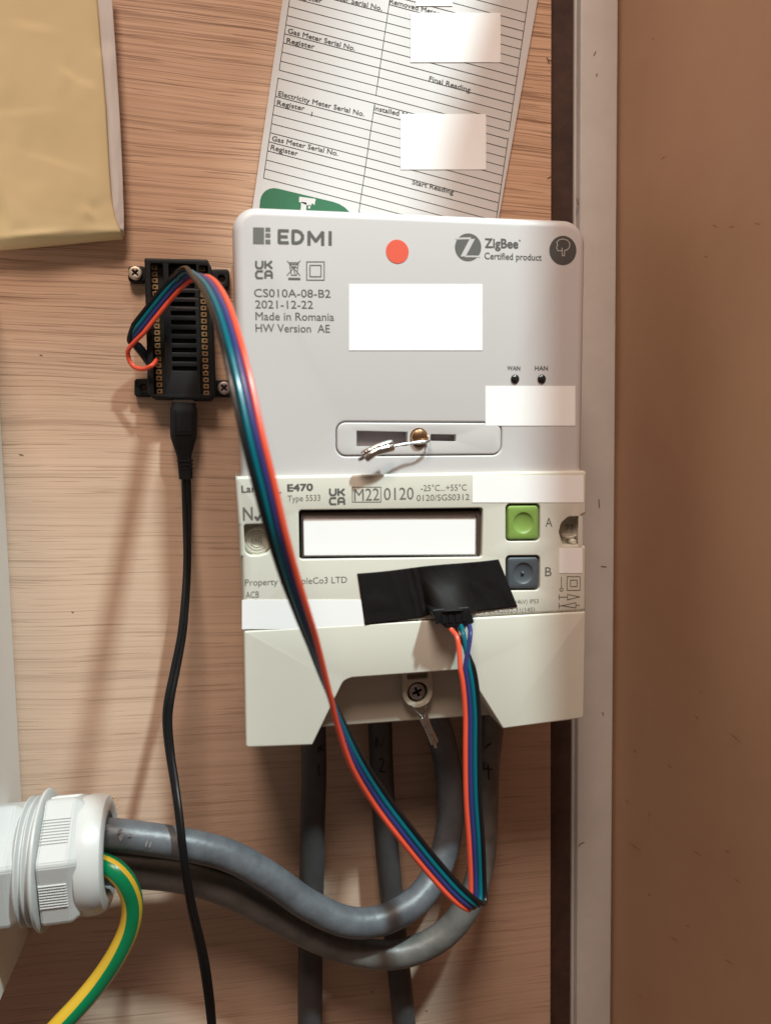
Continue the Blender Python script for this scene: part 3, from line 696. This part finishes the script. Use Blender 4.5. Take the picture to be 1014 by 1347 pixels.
# ------------------------------------------------------------------ microcontroller in its black case
t = thing('circuit_board_case', W(238, 432, 0), 'small open black plastic case with circuit board and gold pads, screwed to the wood', 'circuit board case')
ZK = .0105
body = rounded(P2([(190, 339), (273, 341), (278.5, 352), (284, 518), (277, 526), (201, 524), (194.5, 516)], ZK), .0008, 4)
ls = rounded(P2([(198, 346), (214.5, 346.5), (218, 519), (203, 519)], ZK), .0004, 3)
rs = rounded(P2([(262, 349), (273.5, 349.5), (277.5, 519), (264.5, 519)], ZK), .0004, 3)
topw = rounded(P2([(222, 346.5), (258, 347.5), (259, 367), (222, 366)], ZK), .0003, 2)
vents = [rounded(P2([(224 + .35 * k, 373 + 12.1 * k), (256 + .35 * k, 373.3 + 12.1 * k), (256.2 + .35 * k, 379 + 12.1 * k), (224.2 + .35 * k, 378.7 + 12.1 * k)], ZK), .0002, 2) for k in range(10)]
link('lid', slab(body, [ls, rs, topw] + vents, .0075, ZK, r=.0006, rh=.0002, seg=3), 'black_plastic', t)
link('base', slab(body, [], .0003, .0040, r=.0003), 'black_plastic', t)
side = offset([Vector(p) for p in (body if area(body) > 0 else reversed(body))], .0012)
link('side_wall', slab(body, [side], .0038, .0074, r=.0001), 'black_plastic', t)
link('circuit_board', slab(rounded(P2([(201, 350), (273, 351), (279, 519), (206, 519)], .0075), .0004), [], .0046, .0062, r=.0001), 'pcb', t)
def tabp(x0, y0, x1, y1, hx, hy, hr):
    o_ = rounded(P2([(x0, y0), (x1, y0), (x1, y1), (x0, y1)], .004), .0014); return slab(o_, [circle(W(hx, hy, .004).xy, hr, 20)], .0003, .0042, r=.0005, rh=.0003)
for q in ((169, 350, 192, 371, 178.5, 359.5, .0009), (277, 354, 302, 379, 291.5, 366.5, .0014), (177, 498, 200, 522, 189, 510, .0014), (279, 500, 306, 522, 295, 510.5, .0009)): link('mounting_tab', tabp(*q), 'black_plastic', t)
# gold pads, one part each
pr = ring(.00092, 10)
bm = bmesh.new(); o_ = [Vector((-.0012, -.0009)), Vector((.0011, -.0009)), Vector((.0011, .0009)), Vector((-.0012, .0009))]
slab(o_, [circle((-.0001, 0), .00048, 8)], 0, .00035, r=.00005, seg=1, bm=bm)
pad = bpy.data.meshes.new('pad'); bm.to_mesh(pad); bm.free(); pad.materials.append(M['gold'])
for col in range(2):
    for k in range(20):
        a, b_ = ((203.5, 352), (210.5, 515)) if col == 0 else ((266, 354), (271.5, 517))
        f = k / 19; p = W(a[0] + (b_[0] - a[0]) * f, a[1] + (b_[1] - a[1]) * f, .0063)
        o = bpy.data.objects.new('pad', pad); COL.objects.link(o); o.parent = t; o.location = Vector((p.x, p.y, .00625)) - rootloc(t)
        if col: o.rotation_euler.z = math.pi
for (x, y, w_, h_) in ((240, 425, .0070, .0070), (232, 470, .002, .0016), (250, 480, .0030, .0014), (247, 357, .006, .003), (238, 395, .003, .002)):
    p = W(x, y, .0066); bm = bmesh.new(); box3(bm, (p.x - w_ / 2, p.y - h_ / 2, .0061), (p.x + w_ / 2, p.y + h_ / 2, .0071)); link('chip', bm, 'black_gloss', t, smooth=False)
bm = bmesh.new()
for k in range(3):
    p = W(246, 380.2 + 12.1 * k, ZK); box3(bm, (p.x - .0044, p.y - .0004, ZK - .0001), (p.x + .0044, p.y - .0001, ZK + .0001))
link('vent_glints', bm, 'steel', t, smooth=False)  # bright glints on the vent ribs, put in as thin steel strips
p = W(242, 527, .006); bm = bmesh.new(); box3(bm, (p.x - .0040, p.y - .0018, .0045), (p.x + .0040, p.y + .0040, .0073)); bmesh.ops.bevel(bm, geom=bm.edges[:], offset=.0004, segments=2, affect='EDGES')
link('usb_socket', bm, 'steel', t)
for (x, y, m_, lab) in ((178.5, 359.5, 'gold', 'pale brass cross-head screw holding the top left lug of the black case'), (295, 510.5, 'steel', 'dull steel cross-head screw holding the bottom right lug of the black case')):
    c = W(x, y, .0045).xy; ts = thing('wood_screw', (c[0], c[1], .0042), lab, 'screw', 'screws holding the black case')
    bm, cr = cross_screw(c, .0027, .0043, None, m_, 'x', 4, .75, .0014)
    link('screw_head', bm, 'pale_brass' if m_ == 'gold' else 'pink_steel', ts)
    link('recess_floor', slab(circle(c, .0018, 12), [], .0043, .0047, r=.0001), 'dark', ts)

# ------------------------------------------------------------------ usb cable
t = thing('usb_cable', W(245, 640, 0), 'black usb cable plugged into the bottom of the small black case, hanging down', 'usb cable')
pp = [(242, 530, .0062), (242, 545, .0062), (242, 560, .0062), (242, 575, .0062), (242.3, 590, .0062), (243, 605, .0062), (244, 618, .0062), (245, 630, .0062)]
pts = pathpx(pp, 3); n = len(pts); sc = []
sup = [(math.copysign(abs(math.cos(a)) ** .45, math.cos(a)), math.copysign(abs(math.sin(a)) ** .45, math.sin(a))) for a in [2 * math.pi * k / 32 for k in range(32)]]
for i in range(n):
    u = i / (n - 1); w_ = .0052 if u < .42 else (.0052 + (.0027 - .0052) * min(1, (u - .42) / .26)); h_ = .0040 if u < .4 else .0040 + (.0024 - .0040) * min(1, (u - .4) / .3)
    if u < .05: w_ *= .9; h_ *= .9
    sc.append((w_, h_))
link('plug', sweep(pts, sup, scales=sc), 'black_plastic', t)
bm = bmesh.new()
for k in range(5):
    a = Vector(W(244 + .3 * k, 606 + 5.2 * k, .0062)); q = [a + Vector((0, .0005, 0)), a - Vector((0, .0005, 0))]
    sweep(q, [(s0 * (.0031 - .00012 * k), s1 * (.0028 - .0001 * k)) for s0, s1 in sup], bm=bm)
link('strain_relief', bm, 'black_plastic', t)
p = W(242, 527, .0062); bm = bmesh.new(); box3(bm, (p.x - .0035, p.y - .003, .0050), (p.x + .0035, p.y + .0015, .0078)); link('plug_shell', bm, 'steel', t, smooth=False)
bm = bmesh.new()
for (a, b_) in (((233, 572), (252, 572)), ((235.5, 567.5), (249, 567.5)), ((232, 572), (231, 540)), ((252.5, 572), (253, 540))):
    sweep([W(*a, .0102), W(*b_, .0102)], ring(.0002, 6), bm=bm)
link('plug_mark', bm, 'black_gloss', t)
cp = [(245, 626, .0062), (246, 660, .0062), (246.5, 700, .0085), (246.5, 745, .0125), (244, 790, .017), (239.5, 835, .021), (231, 880, .025), (223, 920, .029), (220.5, 950, .031), (224, 990, .034), (230, 1030, .039), (235.5, 1070, .045), (240, 1110, .049), (245, 1150, .049), (252, 1190, .045), (261, 1230, .040), (269, 1268, .036), (275, 1310, .034), (279, 1350, .033), (282, 1400, .033)]
pts = pathpx(cp, 8); n = len(pts)
fig8 = []
for k in range(28):
    a = 2 * math.pi * k / 28; x = math.cos(a) * .00195; y = math.sin(a) * .00125 * (1 - .38 * math.exp(-(math.cos(a) / .22) ** 2)); fig8.append((x, y))
tw = [.0 + .9 * math.sin(i / n * 7 + .5) * (1 if i > 20 else i / 20) for i in range(n)]
link('cord', sweep(pts, fig8, twist=tw, scales=[1 + .0 * i for i in range(n)]), 'black_gloss', t)

# ------------------------------------------------------------------ grey meter tails
def cable(pp, r, m_, label, group='grey meter tails'):
    pts = pathpx(pp, 10); mid = pts[len(pts) // 2]
    t = thing('meter_cable', mid, label, 'cable', group); link('sheath', tube(pts, r, 26), m_, t); return t
k1 = cable([(410, 900, .012), (412, 960, .012), (413, 1020, .012), (411, 1090, .0115), (410, 1160, .011), (409, 1230, .010), (408, 1300, .010), (408, 1400, .010)], .0053, 'black_sheath', 'straight grey cable running down from the left end of the meter terminals')
k2 = cable([(498, 900, .011), (500, 960, .011), (502, 1020, .0105), (506, 1080, .010), (511, 1140, .010), (517, 1200, .010), (523, 1260, .010), (530, 1330, .010), (536, 1400, .010)], .0051, 'black_sheath', 'leaning grey cable running down beside the straight one, passing behind both curved cables')
k3 = cable([(560, 880, .016), (572, 940, .016), (584, 985, .0165), (592, 1040, .0165), (590, 1095, .0178), (574, 1148, .0230), (545, 1187, .0300), (500, 1211, .0335), (455, 1212, .035), (405, 1190, .035), (355, 1155, .036), (305, 1127, .037), (255, 1113, .038), (200, 1104, .038), (150, 1098, .038), (100, 1096, .037)], .0058, 'grey_sheath', 'upper blue-grey cable curving from the meter middle into the top of the white gland')
k4 = cable([(650, 890, .012), (646, 950, .012), (640, 1010, .0125), (638, 1070, .014), (634, 1130, .019), (618, 1185, .027), (585, 1228, .028), (535, 1253, .028), (480, 1254, .027), (420, 1235, .026), (360, 1204, .026), (300, 1173, .027), (240, 1155, .028), (180, 1148, .029), (130, 1143, .030), (90, 1140, .032)], .0056, 'dgrey_sheath', 'lower grey cable making the widest loop from the right meter terminal into the gland')
k5 = cable([(560, 880, .008), (572, 940, .0056), (584, 985, .0056), (592, 1040, .0056), (590, 1095, .0060), (574, 1148, .009), (545, 1185, .013), (500, 1208, .015), (455, 1210, .017), (405, 1190, .018), (355, 1160, .019), (305, 1137, .020), (255, 1128, .021), (200, 1124, .022), (150, 1122, .024), (100, 1120, .026)], .0050, 'dgrey_sheath', 'hindmost grey cable, mostly hidden behind the upper curved cable below the meter')
def marks(k, segs, z, m_='w_black'):
    bm = bmesh.new()
    for sgm in segs:
        tube([W(x, y, z) for x, y in sgm], .00036, 6, bm=bm)
    link('handwriting', bm, m_, k)
marks(k1, [[(419, 986), (427, 987)], [(427, 981), (420, 985), (420, 990)], [(420.5, 1006), (419, 1013), (421, 1020)]], .0173)
marks(k2, [[(494, 984), (494, 971), (502, 982), (506, 968)], [(499, 1000), (503, 998), (505, 1003), (499, 1015), (507, 1016)]], .0158)
marks(k4, [[(637, 984), (646, 978)], [(636, 1003), (636, 1012), (647, 1012)], [(642, 1006), (643, 1026)]], .0181)
# paint smears near the gland
bm = bmesh.new()
for (x, y, w_, h_) in ((160, 1101, 3, 8), (158, 1093, 3, 4), (171, 1099, 2, 3), (193, 1110, 1.6, 7), (198, 1111, 1.6, 7), (142, 1086, 2.5, 2)):
    p = W(x, y, .0440); vs = [bm.verts.new(p + Vector((w_ / 3.5e3 * math.cos(a) * (1 + .3 * math.sin(3 * a)) + .0004 * math.sin(a), h_ / 3.5e3 * math.sin(a) / 2 * 1.4, 0))) for a in [k * .785 for k in range(8)]]; bm.faces.new(vs)
link('paint_smears', bm, mat('pale_smear', (.27, .265, .26), .7), k3, smooth=False)

# ------------------------------------------------------------------ earth cable
t = thing('earth_cable', W(180, 1190, .04), 'green and yellow striped earth cable curling out of the white gland', 'cable')
pp = [(112, 1128, .040), (134, 1136, .044), (152, 1145, .047), (167, 1163, .048), (174.5, 1188, .047), (171, 1218, .046), (156, 1252, .045), (134, 1286, .044), (108, 1318, .044), (80, 1348, .044), (50, 1380, .044)]
pts = pathpx(pp, 10); n = len(pts); NP = 40
mats_ = [0] * NP
for k in range(NP):
    a = (k + .5) / NP
    mats_[k] = 1 if (a < .225 or a > .93) or (.425 < a < .50) else 0
# side axis = d x n : measured so that the yellow band lies on the inside of the curl
tw = [.12 * (i / n) for i in range(n)]
link('sheath', sweep(pts, [(math.cos(2 * math.pi * (k + .5) / NP) * .00375, math.sin(2 * math.pi * (k + .5) / NP) * .00375) for k in range(NP)], mats=mats_, twist=tw), ['green', 'yellow'], t)

# ------------------------------------------------------------------ cable gland
GC = Vector((W(40, 1130, .036).x, W(80, 1127, .036).y, .036))
t = thing('cable_gland', GC, 'large white plastic cable gland with ribbed hexagonal nut gripping the grey cables', 'cable gland')
X = lambda px: W(px, 1127, .036 + .018).x - GC.x
def hexprism(x0, x1, r, bev, bm=None, cham=.0025, rot=0.):
    """hex nut along x, a corner facing the room, corners flattened, ends chamfered"""
    bm = bm or bmesh.new(); prof = []
    for k in range(6):
        a = rot + k * math.pi / 3
        for da in (-bev, bev): prof.append((math.sin(a + da) * r / math.cos(0), math.cos(a + da) * r))
    prev = None; rings_ = [(x0, .97), (x0 + .0006, 1.), (x1 - cham, 1.), (x1, .90)]; first = None
    for x, s in rings_:
        vs = [bm.verts.new((GC.x + x, GC.y + p[0] * s, GC.z + p[1] * s)) for p in prof]
        if prev:
            for k in range(len(vs)): bm.faces.new((prev[k - 1], prev[k], vs[k], vs[k - 1]))
        else: first = vs
        prev = vs
    bm.faces.new(first); bm.faces.new(prev); bmesh.ops.recalc_face_normals(bm, faces=bm.faces)
    return bm
bm = hexprism(X(-70), X(20), .0226, .035, rot=.36, cham=.003); bmesh.ops.bevel(bm, geom=bm.edges[:], offset=.0004, segments=2, affect='EDGES'); link('fixed_nut', bm, 'gland', t, ang=12)
th = []
x = X(16)
while x < X(42): th += [(x, .0205), (x + .0008, .0222), (x + .0012, .0222), (x + .0020, .0205)]; x += .0024
link('thread', lathe_x([(X(10), .018)] + th + [(x, .018)], GC), 'gland', t)
xf = X(44)
link('flange', lathe_x([(xf - .0012, .015), (xf - .0008, .0240), (xf - .0003, .0244), (xf + .0004, .0243), (xf + .0010, .0232), (xf + .0014, .012)], GC, 64), 'gland', t)
nx0, nx1 = xf + .0013, X(103)
HR = .0234; ROT = .36
bm = hexprism(nx0, nx1, HR, .035, cham=.0032, rot=ROT); bmesh.ops.bevel(bm, geom=bm.edges[:], offset=.00035, segments=2, affect='EDGES'); link('clamping_nut', bm, 'gland', t, ang=12)
bm = bmesh.new()
ap = HR * math.cos(math.pi / 6)
for k in range(6):
    a = ROT + math.pi / 6 + k * math.pi / 3; nrm = Vector((0, math.sin(a), math.cos(a))); tg = Vector((0, math.cos(a), -math.sin(a)))
    for j in range(9):
        c = GC + nrm * (ap - .0002) + tg * ((j - 4) * .00108)
        vs = []
        for (xx, d1, d2) in ((nx0 + .0004, -.00042, .0), (nx0 + .0004, .00042, .0), (nx0 + .0006, 0, .00095)): vs.append(bm.verts.new(c + Vector((xx, 0, 0)) + tg * d1 + nrm * (d2 + .0001)))
        ws = []
        for (xx, d1, d2) in ((nx1 - .0034, -.00042, .0), (nx1 - .0034, .00042, .0), (nx1 - .0036, 0, .00095)): ws.append(bm.verts.new(c + Vector((xx, 0, 0)) + tg * d1 + nrm * (d2 + .0001)))
        for q in ((0, 1), (1, 2), (2, 0)): bm.faces.new((vs[q[0]], vs[q[1]], ws[q[1]], ws[q[0]]))
        bm.faces.new(vs); bm.faces.new(ws)
bmesh.ops.recalc_face_normals(bm, faces=bm.faces)
o = link('grip_ribs', bm, 'gland', t, smooth=False); o['kind'] = 'stuff'
xd = nx1 - .002
link('sealing_ring', lathe_x([(xd, .019), (xd + .0005, .0205), (xd + .003, .0210), (xd + .0065, .0208), (xd + .0088, .0198), (xd + .0098, .0180), (xd + .0098, .0160), (xd + .0088, .0145), (xd + .004, .0138), (xd - .006, .0138)], GC, 64), 'gland_seal', t)
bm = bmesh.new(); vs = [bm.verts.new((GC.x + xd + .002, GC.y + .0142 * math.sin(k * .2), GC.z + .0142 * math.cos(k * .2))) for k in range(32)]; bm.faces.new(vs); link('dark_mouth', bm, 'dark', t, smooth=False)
# sawdust crumbs caught on the board beside the gland
bm = bmesh.new()
for k in range(90):
    p = W(random.gauss(146, 5), random.gauss(1062, 8), 0) ; s = random.uniform(.00006, .00022)
    box3(bm, (p.x - s, p.y - s * random.uniform(.4, 1), .0001), (p.x + s, p.y + s, .0001 + s))
o = link('sawdust', bm, 'crumb', smooth=False); o['kind'] = 'stuff'; tag(o, 'tiny sawdust crumbs clinging to the board right of the gland top', 'sawdust')
